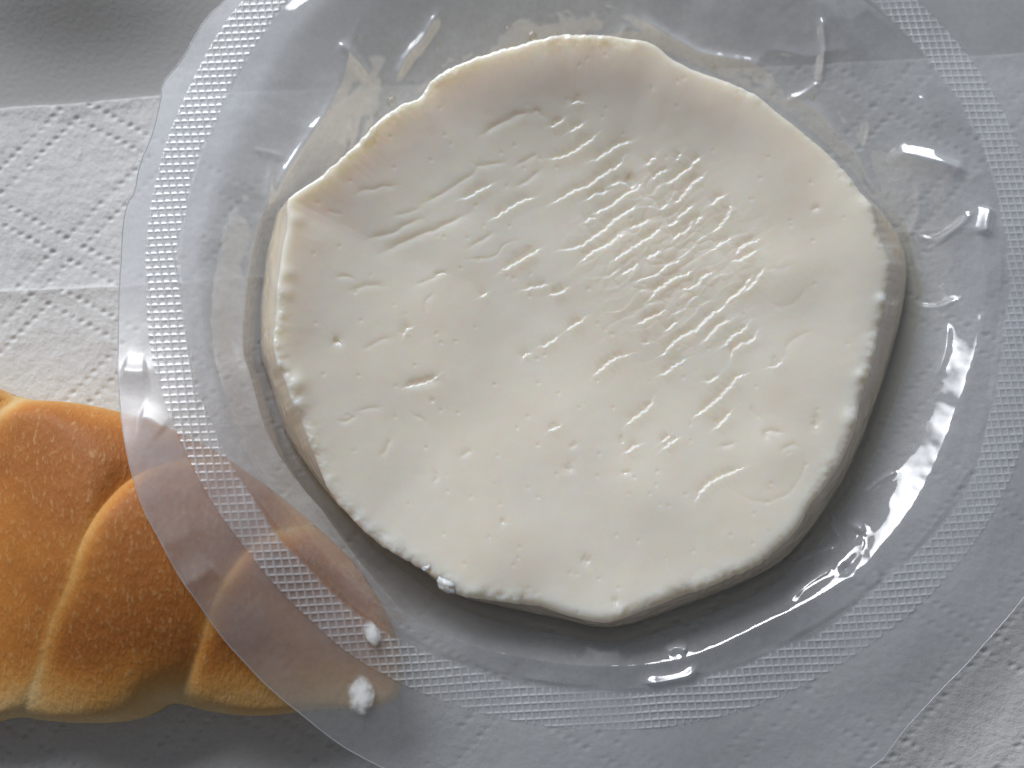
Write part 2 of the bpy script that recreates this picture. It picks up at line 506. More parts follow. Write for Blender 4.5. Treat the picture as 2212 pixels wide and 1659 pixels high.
si_f = [(609, 0), (472, 239), (410, 410), (391, 547), (390, 574), (407, 745), (444, 882), (496, 1002), (564, 1087), (620, 1165), (700, 1250), (780, 1325), (893, 1400),
        (1037, 1445), (1173, 1481), (1300, 1490), (1413, 1485), (1535, 1454), (1695, 1396), (1815, 1328), (1917, 1246), (1969, 1205), (2020, 1147), (2060, 1095), (2105, 1020),
        (2135, 900), (2158, 760), (2168, 650), (2170, 547), (2164, 478), (2143, 393), (2106, 290), (2044, 191), (1969, 92), (1883, 10), (1750, -70), (1560, -160), (1300, -200), (1030, -170), (790, -90)]
lip_f = [(765, 20), (735, 170), (640, 320), (570, 440), (552, 520), (546, 640), (546, 760), (562, 830), (590, 890), (612, 960), (650, 1045), (740, 1175), (820, 1270), (893, 1345),
         (1002, 1389), (1139, 1423), (1276, 1440), (1413, 1437), (1514, 1413), (1627, 1359), (1764, 1290), (1815, 1259), (1883, 1205), (1960, 1110), (2010, 1030), (2060, 900),
         (2096, 800), (2120, 700), (2128, 600), (2105, 500), (2050, 380), (1970, 240), (1870, 110), (1730, -30), (1500, -130), (1250, -150), (1000, -120), (850, -70)]
flo_f = [(640, 452), (600, 470), (580, 540), (566, 620), (560, 700), (558, 775), (574, 815), (590, 872), (610, 935), (638, 990), (690, 1062), (755, 1130), (830, 1192), (900, 1240), (955, 1285), (1020, 1318),
         (1130, 1345), (1230, 1365), (1290, 1382), (1355, 1378), (1480, 1332), (1565, 1302), (1650, 1262), (1705, 1222), (1745, 1178), (1785, 1120), (1825, 1058), (1862, 985),
         (1886, 922), (1908, 862), (1932, 792), (1956, 700), (1972, 620), (1970, 565), (1956, 510), (1925, 470), (1870, 400), (1790, 310), (1700, 240), (1600, 180), (1500, 140), (1410, 95), (1300, 80), (1200, 85), (1080, 115), (960, 160), (880, 230), (780, 310), (700, 390)]
TC = P([1275, 640], 7.5)
R_out, R_so, R_si = (Radial(PF(f), TC, n) for f, n in ((outer_f, 1), (so_f, 2), (si_f, 2)))
R_lip = Radial(PF(lip_f, -0.3), TC, 3)
R_flo = Radial(P(np.array(flo_f, float), 1.9), TC, 2)

def zm(l, kx, ox, oy): return [(ox + kx * a, oy + kx * b) for a, b in l]
Z1 = lambda l: zm(l, .2930, 540.0, 81.0)
Z2 = lambda l: zm(l, .2930, 1188.0, 216.0)
Z3 = lambda l: zm(l, .2930, 1242.0, 621.0)
Z5 = lambda l: zm(l, .3418, 729.0, 540.0)
R2 = lambda l: zm(l, .3418, 729.0, 0.0)
R3 = lambda l: zm(l, .3418, 1456.0, 0.0)
R6 = lambda l: zm(l, .3418, 1456.0, 342.0)
R8 = lambda l: zm(l, .3418, 729.0, 691.0)
Q4 = lambda l: zm(l, .1953, 1566.0, 918.0)

# (points, height mm, half width mm)
folds = [
    (Z1([(650, 40), (740, 100), (820, 180), (870, 230)]), 1.0, 0.9),
    (Z1([(820, 230), (780, 310), (700, 430), (640, 500), (500, 640), (380, 800), (290, 950), (230, 1060), (170, 1130)]), 0.8, 0.8),
    (Z1([(700, 500), (720, 600), (700, 750)]), 0.35, 0.8),
    (R2([(650, 0), (590, 80), (520, 190), (430, 270), (370, 370), (340, 430)]), 0.9, 0.8),
    (Z1([(50, 870), (150, 865), (270, 885)]), 0.4, 0.5),
    (Z1([(165, 910), (170, 960), (140, 1100), (130, 1300), (110, 1600)]), 0.5, 0.45),
    (R2([(1880, 10), (2000, 80), (2127, 150), (2200, 190), (2330, 260), (2530, 300), (2660, 320), (2780, 390)]), 0.8, 0.8),
    (R3([(920, 100), (950, 220), (960, 400), (955, 480)]), 1.0, 0.6),
    (R3([(955, 470), (850, 540), (760, 550)]), 0.7, 0.6),
    (R3([(760, 550), (900, 590), (960, 640), (1030, 720), (1120, 820), (1200, 900), (1260, 1020), (1330, 1150), (1400, 1220)]), 0.6, 0.8),
    (R3([(1540, 1370), (1560, 1480), (1600, 1600), (1640, 1720)]), 0.6, 0.8),
    (R6([(1500, 750), (1450, 900), (1410, 990)]), 0.3, 0.4),
    (R6([(1590, 420), (1680, 490), (1780, 440), (1900, 330)]), 0.5, 0.5),
    (R6([(1640, 550), (1760, 470), (1860, 390)]), 0.4, 0.4),
    (R6([(1580, 150), (1600, 300), (1570, 420)]), 0.5, 0.6),
    (Q4([(1590, 760), (1700, 640), (1850, 540), (1940, 500)]), 0.8, 0.5),
    (Q4([(1270, 920), (1300, 1030), (1270, 1130), (1300, 1250)]), 0.7, 0.4),
    (Q4([(700, 1650), (900, 1500), (1100, 1400), (1300, 1310)]), 0.8, 0.5),
    (Q4([(600, 1560), (900, 1380), (1140, 1200)]), 0.5, 0.4),
    (Q4([(1440, 1160), (1540, 1230), (1540, 1350), (1440, 1520), (1250, 1660)]), -1.6, 0.9),
    (R8([(1480, 780), (1560, 860), (1700, 930), (1850, 930)]), -0.9, 0.9),
    (R8([(1250, 880), (1330, 920), (1420, 960)]), 0.7, 0.6),
    (R8([(2110, 900), (2180, 860), (2240, 900)]), 0.9, 0.6),
    (R3([(1380, 930), (1520, 980), (1640, 1030), (1850, 1110)]), 1.9, 1.6),
    (R3([(1950, 1500), (1960, 1400), (1990, 1300)]), 1.5, 1.2),
    (R3([(1550, 600), (1600, 720), (1660, 820)]), 0.5, 0.8),
    (R2([(160, 640), (140, 800), (130, 900)]), 0.5, 0.8),
    ([(1262, 1396), (1300, 1411), (1350, 1408)], 1.3, 0.9), ([(1438, 1408), (1462, 1394), (1486, 1404)], 1.3, 0.8),
    ([(1390, 1474), (1440, 1472), (1482, 1462), (1504, 1436)], 1.0, 0.8), ([(1840, 1120), (1868, 1150), (1862, 1195), (1830, 1240)], 1.1, 0.7), ([(1700, 1300), (1740, 1262), (1800, 1225)], 0.7, 0.5),
    ([(2060, 690), (2050, 760), (2025, 820)], 0.7, 0.6), ([(2000, 640), (2035, 660), (2080, 640)], 0.6, 0.5),
    (R2([(1720, 250), (1780, 160), (1860, 60)]), 0.4, 0.7),
]
folds_w = [(chaikin(P(np.array(f, float), 9.0), 2), h, wd) for f, h, wd in folds]
edge_folds = [   # creases of the flat margin near the roll
    ([(262, 800), (300, 806), (322, 800)], 0.9, 1.5),
    ([(345, 1178), (380, 1170), (425, 1145)], 0.4, 2.4),
    ([(394, 1264), (430, 1250), (466, 1218)], 0.7, 2.2),
    ([(300, 900), (330, 905), (360, 930)], 0.5, 1.6),
]
edge_w = [(chaikin(PF(f), 2), h, wd) for f, h, wd in edge_folds]

def fold_field(p, lst):
    z = np.zeros(len(p))
    for pts, h, wd in lst:
        m, sd, al = polydist(p, pts, wd * 4)
        prof = np.exp(-np.abs(sd / wd) ** 1.5) * (sstep(0, 0.18, al) * sstep(1, 0.82, al) * 0.85 + 0.15)
        z[m] += h * prof * np.exp(-np.clip(np.abs(sd) - wd * 2.5, 0, None))
    return z

def ring_pts(th, R):
    return TC + R[..., None] * np.stack([np.cos(th), np.sin(th)], -1)

tray = empty('plastic_tray', (TC[0], TC[1], 1.2))
tag(tray, 'clear plastic film tray with milky embossed seal band holding the white cheese', 'food packaging')
TO = np.array([TC[0], TC[1], 1.2])

def flange_z(p):
    z = zfl(p) + 0.5 * fbm(p, 30, 2, 21) + 0.10 * fbm(p, 7, 2, 23)
    return z + fold_field(p, edge_w)

# flat outer margin
th = np.linspace(-np.pi, np.pi, 1500, endpoint=False)
t = np.linspace(0, 1, 46)
ro = R_out(th) + 0.16 * fbm(np.column_stack([th * 70, th * 0]), 6, 3, 31)
R = ro[None] * (1 - t[:, None]) + R_so(th)[None] * t[:, None]
p = ring_pts(th[None], R).reshape(-1, 2)
tha = np.tile(th, 46)
milk = 0.76 + 0.65 * sstep(0.1, 0.8, -np.cos(tha)) * sstep(-0.6, -0.15, np.sin(tha)) + 0.2 * sstep(0.2, 0.8, np.sin(tha))  # left margin whitened: light reflected off the film is painted in as haze
mesh_object('flange', np.column_stack([p, flange_z(p)]) - TO, grid_faces(46, 1500, True), M['flange'], tray, attrs={'milk': milk})
# cut edge of the film
pe = ring_pts(th, ro); ze = flange_z(pe)
ta = np.roll(pe, -1, 0) - np.roll(pe, 1, 0); ta /= np.hypot(ta[:, 0], ta[:, 1])[:, None]
nn = np.column_stack([ta[:, 1], -ta[:, 0]])
rr = 0.085
V = []
for k in range(6):
    a = k * math.pi / 3
    V.append(np.column_stack([pe + nn * rr * math.cos(a), ze + rr * math.sin(a)]))
V = np.array(V).transpose(1, 0, 2)
fc = []
i = np.arange(1500)[:, None]; k = np.arange(6)[None]
fc = np.stack([i * 6 + k, i * 6 + (k + 1) % 6, ((i + 1) % 1500) * 6 + (k + 1) % 6, ((i + 1) % 1500) * 6 + k], -1).reshape(-1, 4)
mesh_object('cut_edge', V.reshape(-1, 3) - TO, fc, M['rim'], tray)

# embossed seal band: raised square lattice
th = np.linspace(-np.pi, np.pi, 3300, endpoint=False)
t = np.linspace(0, 1, 58)
R = R_so(th)[None] * (1 - t[:, None]) + R_si(th)[None] * t[:, None]
p = ring_pts(th[None], R).reshape(-1, 2)
cell = 1.24
ga = math.radians(3.0)
gu = (p[:, 0] * math.cos(ga) + p[:, 1] * math.sin(ga)) + p[:, 1] * 0.16
gv = (-p[:, 0] * math.sin(ga) + p[:, 1] * math.cos(ga))
gu = gu + 0.25 * fbm(p, 14, 2, 51); gv = gv + 0.25 * fbm(p, 14, 2, 52)
lu = np.abs((gu / cell) % 1 - 0.5); lv = np.abs((gv / cell) % 1 - 0.5)
line = np.maximum(np.exp(-(lu / 0.14) ** 2), np.exp(-(lv / 0.14) ** 2))
tt = np.repeat(t, 3300)
wob = 0.16 * fbm(p, 7, 2, 55)
band = sstep(0.0, 0.05, tt) * sstep(1.0, 0.86, tt + wob)
worn = sstep(-0.6, 0.1, fbm(p, 14, 3, 57))
zs = flange_z(p) + 0.17 * line * band * (0.45 + 0.55 * worn)
milk = (0.50 + 0.95 * line * (0.4 + 0.6 * worn)) * band + 0.40
mesh_object('seal_band', np.column_stack([p, zs]) - TO, grid_faces(58, 3300, True), M['seal'], tray, attrs={'milk': milk})

# moulded cavity: ledge, wall, floor
NT = 1450
th = np.linspace(-np.pi, np.pi, NT, endpoint=False)
rsi, rl, rf = R_si(th), np.minimum(R_lip(th), R_si(th) - 0.6), R_flo(th)
rl = np.minimum(np.maximum(rl, rf + 0.9), rsi - 0.5)
rf = np.minimum(rf, rl - 0.8)
rings = []; zr = []
tz = np.linspace(0, 1, 30)
pl_ = ring_pts(th, rl); zl = zfl(pl_)
for a in tz:
    rings.append(rsi * (1 - a) + rl * a); zr.append(None)
nw = 74
for a in np.linspace(0, 1, nw)[1:]:
    rings.append(rl * (1 - a) + rf * a)
    k_ = a
    wt = sstep(0.35, 0.8, np.sin(th)) ; lw = sstep(0.2, 0.8, -np.cos(th))
    lr = np.exp(-(np.abs(th + math.radians(58)) / math.radians(46)) ** 4)
    cc_ = np.clip(0.60 * (rl - rf) / np.maximum(zl - 1.55, 1), 0.15, 1.1)
    prof = ((cc_ * k_ + (1 - cc_) * k_ ** 2) * lr + (1.12 * k_ - 0.12 * k_ ** 2) * (1 - lr)) * (1 - wt) * (1 - lw) + k_ * np.maximum(wt, lw * 0) * (1 - lw) + lw * (1 - (1 - k_) ** 2)
    prof = prof / np.maximum(prof, 1) if k_ < 1 else np.ones(NT)
    zr.append(prof)
for a in np.linspace(0, 1, 12)[1:]:
    rings.append(rf * (1 - 0.55 * a)); zr.append('floor')
R = np.array(rings)
p3 = []
ml = []
lwd = 4.2 * sstep(0.2, 0.85, -np.cos(th))
for ri, (r_, zz) in enumerate(zip(R, zr)):
    q = ring_pts(th, r_)
    if zz is None:
        z_ = flange_z(q) - lwd * sstep(0.25, 1.0, tz[ri]); m_ = 0.78 + 0.35 * sstep(0.4, 0.9, np.sin(th)) + 0.75 * sstep(0.3, 0.9, -np.cos(th)) * sstep(-0.62, -0.25, np.sin(th))
    elif isinstance(zz, str):
        z_ = np.full(NT, 1.55); m_ = 0.45 + 0.9 * sstep(0.1, 0.7, np.sin(th) - 0.5 * np.cos(th))
    else:
        zt_ = flange_z(pl_) - lwd
        z_ = zt_ * (1 - zz) + 1.55 * zz; m_ = (0.78 + 0.35 * sstep(0.4, 0.9, np.sin(th)) + 0.75 * sstep(0.3, 0.9, -np.cos(th)) * sstep(-0.62, -0.25, np.sin(th))) * (1 - np.clip(zz, 0, 1)) + (0.30 + 1.05 * sstep(0.1, 0.7, np.sin(th) - 0.5 * np.cos(th)) * sstep(-0.95, -0.7, np.cos(th))) * np.clip(zz, 0, 1)
    p3.append(np.column_stack([q, z_])); ml.append(m_)
V = np.array(p3)
zz0 = V[..., 2].copy()
for _ in range(14):
    zz1 = zz0.copy()
    zz1[18:62] = 0.25 * zz0[17:61] + 0.5 * zz0[18:62] + 0.25 * zz0[19:63]
    zz0 = zz1
V[..., 2] = zz0
flat = V.reshape(-1, 3)
fade = np.ones(R.shape); fade[:6] = np.linspace(0, 1, 6)[:, None]; fade[-11:] = 0.0
fade[-18:-11] *= np.linspace(1, 0.0, 7)[:, None]
fade = fade.ravel()
ff = fold_field(flat[:, :2], folds_w)
rel = np.abs(fbm(flat[:, :2], 6, 3, 61))
ridge = np.clip(1 - 3.2 * np.abs(fbm(flat[:, :2], 17, 2, 66)), 0, 1) ** 3 * sstep(-0.1, 0.3, fbm(flat[:, :2], 22, 2, 68))
milk_f = ff.copy()
ff = ff + 0.55 * ridge
flat[:, 2] += fade * (ff + 0.6 * fbm(flat[:, :2], 8, 2, 63) + 0.14 * fbm(flat[:, :2], 2.4, 2, 64))
flat[:, 2] = np.maximum(flat[:, 2], 1.45)
bumps = [(1150, 78, .9, .5), (1205, 80, .7, .5), (1115, 111, .6, .4), (850, 216, 1.4, .5), (814, 244, .5, .5), (1180, 62, .5, .4), (1055, 57, .6, .4), (1100, 58, .5, .5)]
milk = np.concatenate(ml) + 0.9 * np.clip(milk_f, 0, 1)
tray_cav = mesh_object('cavity', flat - TO, grid_faces(len(R), NT, True), M['cavity'], tray, attrs={'milk': milk})

# ------------------------------------------------------------------ cheese
top_f = [(628, 449), (650, 432), (700, 400), (740, 368), (780, 325), (830, 272), (880, 245), (910, 232), (930, 205), (960, 180), (1010, 155), (1060, 143), (1110, 127), (1160, 113),
         (1210, 103), (1260, 102), (1320, 104), (1385, 107), (1410, 118), (1440, 140), (1500, 168), (1560, 187), (1610, 203), (1660, 235), (1710, 272), (1760, 310), (1800, 345), (1840, 390),
         (1865, 425), (1885, 455), (1893, 490), (1905, 530), (1922, 560), (1925, 590), (1915, 640), (1908, 690), (1900, 720), (1890, 770), (1885, 800), (1862, 850), (1852, 900), (1838, 950),
         (1810, 1010), (1780, 1050), (1745, 1095), (1728, 1130), (1695, 1172), (1650, 1208), (1590, 1240), (1530, 1266), (1470, 1288), (1410, 1310), (1360, 1328), (1310, 1342), (1275, 1343),
         (1240, 1331), (1180, 1314), (1120, 1304), (1060, 1296), (1010, 1288), (975, 1274), (945, 1250), (900, 1224), (850, 1194), (800, 1158), (750, 1108), (712, 1060), (692, 1020), (674, 960),
         (655, 910), (638, 870), (624, 830), (604, 780), (599, 740), (605, 700), (610, 640), (616, 600), (625, 540), (631, 500)]
base_f = [(606, 462), (592, 482), (576, 540), (567, 620), (562, 700), (563, 770), (580, 812), (596, 870), (616, 930), (645, 982), (700, 1056), (760, 1122), (840, 1186), (905, 1234), (960, 1278),
          (1020, 1310), (1130, 1334), (1230, 1354), (1290, 1370), (1352, 1365), (1400, 1350), (1480, 1320), (1562, 1290), (1642, 1252), (1695, 1212), (1733, 1167), (1773, 1112), (1813, 1050),
          (1848, 980), (1873, 920), (1894, 860), (1918, 790), (1943, 700), (1957, 620), (1957, 565), (1944, 515), (1915, 475), (1850, 420), (1770, 345), (1690, 280), (1590, 215), (1490, 180), (1400, 135), (1300, 125), (1200, 130),
          (1080, 160), (960, 205), (880, 270), (780, 350), (700, 420)]
ZT, ZB = 12.8, 1.75
CC = P([1265, 720], ZT)
R_t = Radial(P(np.array(top_f, float), ZT - 0.6), CC, 1)
base_a = np.array(base_f, float)
base_a[:, 1] -= 13 * sstep(1150, 1300, base_a[:, 1])
R_b = Radial(P(base_a, ZB), CC, 2)

# height lines traced from the surface: each is a small overlap facing the window
ledges = [
    Z2([(310, 450), (350, 430), (380, 405), (430, 380), (470, 355), (520, 325), (600, 305)]),
    Z2([(20, 760), (100, 710), (150, 680), (270, 635), (330, 590), (400, 540), (440, 515), (500, 490), (540, 435)]),
    Z2([(270, 730), (330, 690), (380, 680), (430, 665)]), Z2([(450, 625), (490, 605), (560, 600), (610, 650)]),
    Z2([(320, 830), (400, 790), (440, 780), (500, 735), (560, 670), (620, 660), (680, 600)]),
    Z2([(700, 475), (740, 445), (775, 415)]), Z2([(250, 900), (290, 870), (330, 865)]),
    Z2([(90, 1100), (150, 1090), (270, 1045), (320, 1000), (400, 950), (430, 910), (480, 870), (560, 820), (600, 790), (635, 765)]),
    Z2([(235, 1180), (300, 1120), (380, 1080), (460, 1040), (500, 990), (545, 985)]),
    Z2([(460, 1185), (530, 1130), (600, 1080), (660, 1055), (680, 1030), (735, 1005), (760, 970), (810, 940)]),
    Z2([(580, 935), (680, 895), (740, 865)]),
    Z2([(910, 750), (960, 720), (990, 680), (1020, 640), (1050, 590), (1110, 580), (1140, 550)]),
    Z2([(810, 800), (840, 770), (870, 765)]), Z2([(870, 915), (920, 890), (950, 880)]), Z2([(940, 860), (960, 835), (1000, 820), (1050, 770)]),
    Z2([(915, 1020), (950, 980), (1010, 960), (1040, 910)]), Z2([(1075, 910), (1100, 870), (1130, 850)]), Z2([(1050, 465), (1075, 440), (1105, 425)]),
    Z2([(930, 450), (965, 395)]), Z2([(750, 580), (800, 530), (880, 510)]), Z2([(700, 1160), (750, 1135), (820, 1110)]),
    Z2([(525, 1280), (560, 1255), (605, 1240), (625, 1215), (660, 1200)]), Z2([(855, 1205), (910, 1195), (955, 1180)]),
    Z2([(720, 1475), (750, 1440), (780, 1400), (830, 1365), (870, 1335), (930, 1295), (1000, 1280), (1050, 1245)]),
    Z2([(1000, 1390), (1060, 1365), (1100, 1335), (1140, 1290), (1200, 1265)]), Z2([(1225, 1080), (1250, 1055), (1300, 1030), (1330, 1040)]),
    Z2([(1370, 1130), (1400, 1080), (1450, 1045), (1525, 1025)]), Z2([(660, 1640), (740, 1600), (830, 1550)]),
    Z2([(1370, 1180), (1440, 1150), (1510, 1110)]), Z2([(850, 610), (920, 570), (1000, 520), (1050, 470)]), Z2([(1180, 770), (1230, 720), (1290, 700)]),
    Z2([(1230, 940), (1270, 890), (1310, 850), (1330, 770)]), Z2([(140, 250), (190, 220), (240, 190)]), Z2([(0, 440), (100, 420), (200, 370), (260, 320), (340, 270)]),
    Z2([(0, 215), (60, 190), (100, 160)]), Z2([(150, 60), (190, 40), (240, 50)]), Z2([(1440, 1400), (1500, 1340), (1560, 1260)]),
    Z2([(1300, 1500), (1330, 1450), (1430, 1380), (1480, 1300)]), Z2([(20, 1425), (70, 1410), (110, 1390)]), Z2([(170, 1655), (240, 1610)]),
    Z3([(670, 310), (700, 280), (760, 240)]),
    Z3([(625, 500), (670, 470), (700, 430), (760, 375), (830, 330), (910, 300), (950, 240), (1000, 200), (1050, 160), (1105, 140)]),
    Z3([(160, 630), (200, 590), (250, 545), (310, 500), (400, 485)]), Z3([(640, 640), (690, 610), (740, 560), (820, 525)]),
    Z3([(385, 1005), (410, 970), (470, 930), (540, 890), (570, 830)]), Z3([(370, 1215), (410, 1180), (470, 1160)]), Z3([(650, 1190), (690, 1150), (760, 1115)]),
    Z3([(900, 940), (960, 890), (1060, 810), (1110, 750), (1190, 660), (1250, 640)]), Z3([(960, 690), (1030, 670), (1060, 640)]),
    Z3([(1150, 520), (1160, 460), (1220, 410), (1290, 400), (1340, 330)]), Z3([(950, 390), (1000, 340), (1060, 270), (1150, 230)]),
    Z3([(1100, 420), (1160, 350), (1230, 320), (1270, 270)]), Z3([(1440, 590), (1480, 580), (1520, 540)]),
    Z3([(890, 1560), (920, 1500), (1000, 1430), (1090, 1380), (1220, 1340)]), Z3([(640, 1140), (700, 1090)]), Z3([(1030, 1040), (1090, 980), (1150, 920)]),
    Z3([(510, 400), (550, 400)]),
    Z1([(1565, 1200), (1640, 1165), (1720, 1120), (1780, 1095)]), Z1([(1790, 1330), (1860, 1290), (1930, 1240), (2000, 1205), (2085, 1180)]),
    Z1([(1950, 1655), (2030, 1605), (2115, 1565)]),
    Z5([(1290, 600), (1330, 580), (1390, 545)]), Z5([(1460, 490), (1500, 460), (1545, 430)]), Z5([(1185, 245), (1230, 225), (1330, 205)]), Z5([(1360, 270), (1410, 255), (1435, 240)]),
    Z5([(1045, 125), (1100, 85), (1150, 55), (1190, 35), (1255, 5)]), Z5([(1170, 680), (1180, 655), (1220, 650)]), Z5([(1340, 1140), (1370, 1115), (1405, 1110)]), Z5([(430, 870), (480, 850), (560, 830), (630, 790)]),
    Z5([(415, 545), (430, 495), (465, 485)]), Z5([(900, 295), (945, 270)]),
]
cracks = [   # (points, depth mm, width mm)
    (Z1([(1240, 1250), (1350, 1200), (1450, 1150), (1540, 1090), (1660, 1010), (1690, 950)]), .28, .35),
    (Z1([(870, 1500), (960, 1470), (1080, 1440), (1150, 1390), (1280, 1345)]), .35, .4),
    (Z1([(950, 1605), (1060, 1550), (1150, 1510), (1250, 1460), (1400, 1410), (1500, 1360), (1640, 1290)]), .4, .45),
    (Z1([(780, 1190), (850, 1160), (940, 1145), (1100, 1110)]), .25, .35), (Z1([(1700, 750), (1800, 680), (1850, 660), (1960, 605), (2000, 590), (2080, 595)]), .4, .4),
    (Z1([(1950, 1100), (2050, 1060), (2150, 980)]), .3, .35), (Z1([(1650, 950), (1680, 965), (1830, 940), (1880, 920)]), .25, .3),
    (Z1([(1950, 960), (2020, 930), (2060, 900), (2130, 870)]), .25, .3), (Z1([(1600, 1560), (1700, 1500), (1780, 1440), (1810, 1435)]), .25, .3),
    (Z1([(1590, 1640), (1700, 1630), (1750, 1635), (1840, 1580), (1870, 1520), (1970, 1490)]), .18, .22), (Z1([(2080, 595), (2120, 570), (2170, 620)]), .35, .35),
    (Z1([(1080, 1325), (1160, 1310), (1260, 1270)]), .2, .3), (Z1([(580, 1320), (690, 1330)]), .2, .3),
    (Z5([(600, 160), (650, 145), (690, 150)]), .35, .3), (Z5([(490, 225), (560, 195), (640, 160)]), .2, .3), (Z5([(0, 185), (50, 180), (110, 190)]), .3, .3),
    (Z5([(70, 270), (130, 250), (210, 225), (310, 230)]), .25, .35), (Z5([(130, 1020), (200, 1000), (280, 990)]), .2, .3), (Z5([(0, 1085), (60, 1080), (120, 1050)]), .25, .3),
    (Z5([(270, 1310), (300, 1270), (330, 1180)]), .3, .35), (Z5([(610, 1470), (630, 1430), (600, 1390)]), .3, .3), (Z5([(780, 1310), (810, 1280), (850, 1260)]), .3, .4),
    (Z5([(550, 410), (555, 350), (560, 310), (610, 280)]), .2, .3), (Z5([(160, 640), (220, 600), (280, 565), (350, 555)]), .2, .3), (Z5([(1430, 1370), (1480, 1390), (1460, 1330)]), .4, .4),
    (Z5([(1460, 1250), (1520, 1220)]), .25, .3), (Z5([(480, 1040), (540, 1060), (560, 1120)]), .25, .3), (Z5([(0, 590), (20, 575)]), .7, .6),
    (Z5([(440, 868), (500, 845), (600, 830), (650, 820)]), .55, .6), (Z5([(590, 940), (610, 960)]), .4, .35),
    (Z3([(350, 1150), (350, 1110), (330, 1090)]), .4, .4), (Z3([(1060, 1170), (1120, 1170), (1180, 1140)]), .3, .35), (Z3([(1390, 1130), (1410, 1050), (1530, 1075)]), .35, .4),
    (Z3([(1510, 1200), (1600, 1160), (1640, 1170)]), .25, .35), (Z3([(1690, 1180), (1690, 1300), (1640, 1440), (1540, 1540), (1400, 1590), (1250, 1560), (1160, 1490)]), .14, .3),
    (Z3([(1550, 500), (1560, 430), (1620, 360), (1750, 320)]), .2, .4), (Z3([(1300, 850), (1320, 920), (1380, 970)]), .2, .35), (Z3([(330, 1370), (420, 1360)]), .3, .35),
    (Z3([(1740, 970), (1780, 960), (1760, 1040)]), .5, .7), (Z2([(560, 560), (600, 590), (625, 640)]), .9, .7), (Z2([(660, 700), (760, 720), (790, 760)]), .3, .3),
    (Z2([(1600, 1250), (1720, 1240), (1800, 1210)]), .12, .4), (Z2([(1600, 1480), (1720, 1530), (1830, 1480), (1890, 1380)]), .12, .35), (Z2([(1920, 810), (1980, 790)]), .4, .4),
    ([(1255, 1205), (1275, 1215)], .5, .6), ([(1320, 1297), (1335, 1300)], .5, .6), ([(1085, 1130), (1090, 1122)], .4, .4), ([(724, 745), (730, 735)], .5, .4),
]
NS = 700
g = np.linspace(-1, 1, NS)
A, B = np.meshgrid(g, g, indexing='ij')
A = A.ravel(); B = B.ravel()
rho = np.maximum(np.abs(A), np.abs(B)) + 1e-9
with np.errstate(divide='ignore', invalid='ignore'):
    phi = np.where(np.abs(A) >= np.abs(B), (math.pi / 4) * (B / np.where(np.abs(A) < 1e-12, 1e-12, A)), math.pi / 2 - (math.pi / 4) * (A / np.where(np.abs(B) < 1e-12, 1e-12, B)))
rad = np.where(np.abs(A) >= np.abs(B), A, B)
cx, cyv = rad * np.cos(phi), rad * np.sin(phi)
thv = np.arctan2(cyv, cx)
rough = lambda th_: 0.36 * fbm(np.column_stack([np.cos(th_) * 48, np.sin(th_) * 48]), 4.0, 2, 71) + 0.42 * np.abs(fbm(np.column_stack([np.cos(th_) * 48, np.sin(th_) * 48]), 1.5, 2, 73)) * sstep(-0.3, 0.3, fbm(np.column_stack([np.cos(th_) * 48, np.sin(th_) * 48]), 14, 1, 75) + 0.15)
Rt = R_t(thv) + rough(thv) * sstep(0.75, 1.0, rho)
pc = CC + np.column_stack([np.cos(thv), np.sin(thv)]) * (rho * Rt)[:, None]
de = (1 - rho) * Rt

sun2 = np.array([math.cos(LAZ), math.sin(LAZ)])
zc = np.full(len(pc), ZT)
sl = -(pc - CC) @ sun2
zc += 0.9 * (sl / 42.0) ** 2 * np.where(sl > 0, 1.3, 0.6) + 0.6 * sl / 42.0 - 0.5
# the pressed rim: raised towards the window side
away = np.cos(thv - math.radians(128))
tg = np.linspace(-np.pi, np.pi, 720, endpoint=False); rg = R_t(tg)
kg = np.exp(-np.linspace(-3, 3, 61) ** 2 / 2); kg /= kg.sum()
rg = np.convolve(np.concatenate([rg[-30:], rg, rg[:30]]), kg, 'valid')
des = np.clip((1 - rho) * np.interp(thv, tg, rg, period=2 * np.pi), 0, None)
zc += 5.4 * sstep(-0.1, 0.85, away) * np.exp(-des / 14.0) * sstep(0.0, 0.55, rho)
zc += 0.9 * sstep(0.2, 0.9, np.cos(thv - math.radians(60))) * np.exp(-((des - 4) / 6) ** 2)
blob = lambda fx, fy, h, r: h * np.exp(-(((pc - P([fx, fy], ZT)) ** 2).sum(1)) / r ** 2)
zc += blob(1150, 470, -0.7, 14) + blob(1640, 420, 0.5, 6) + blob(1690, 590, 0.45, 5.0) + blob(1060, 1040, 0.5, 13) + blob(1400, 1060, 0.35, 5) + blob(1660, 980, 0.4, 5)
zc += 1.0 * fbm(pc, 26, 2, 80) + 0.38 * fbm(pc, 9, 1, 83) + 0.04 * fbm(pc, 3.5, 2, 86)
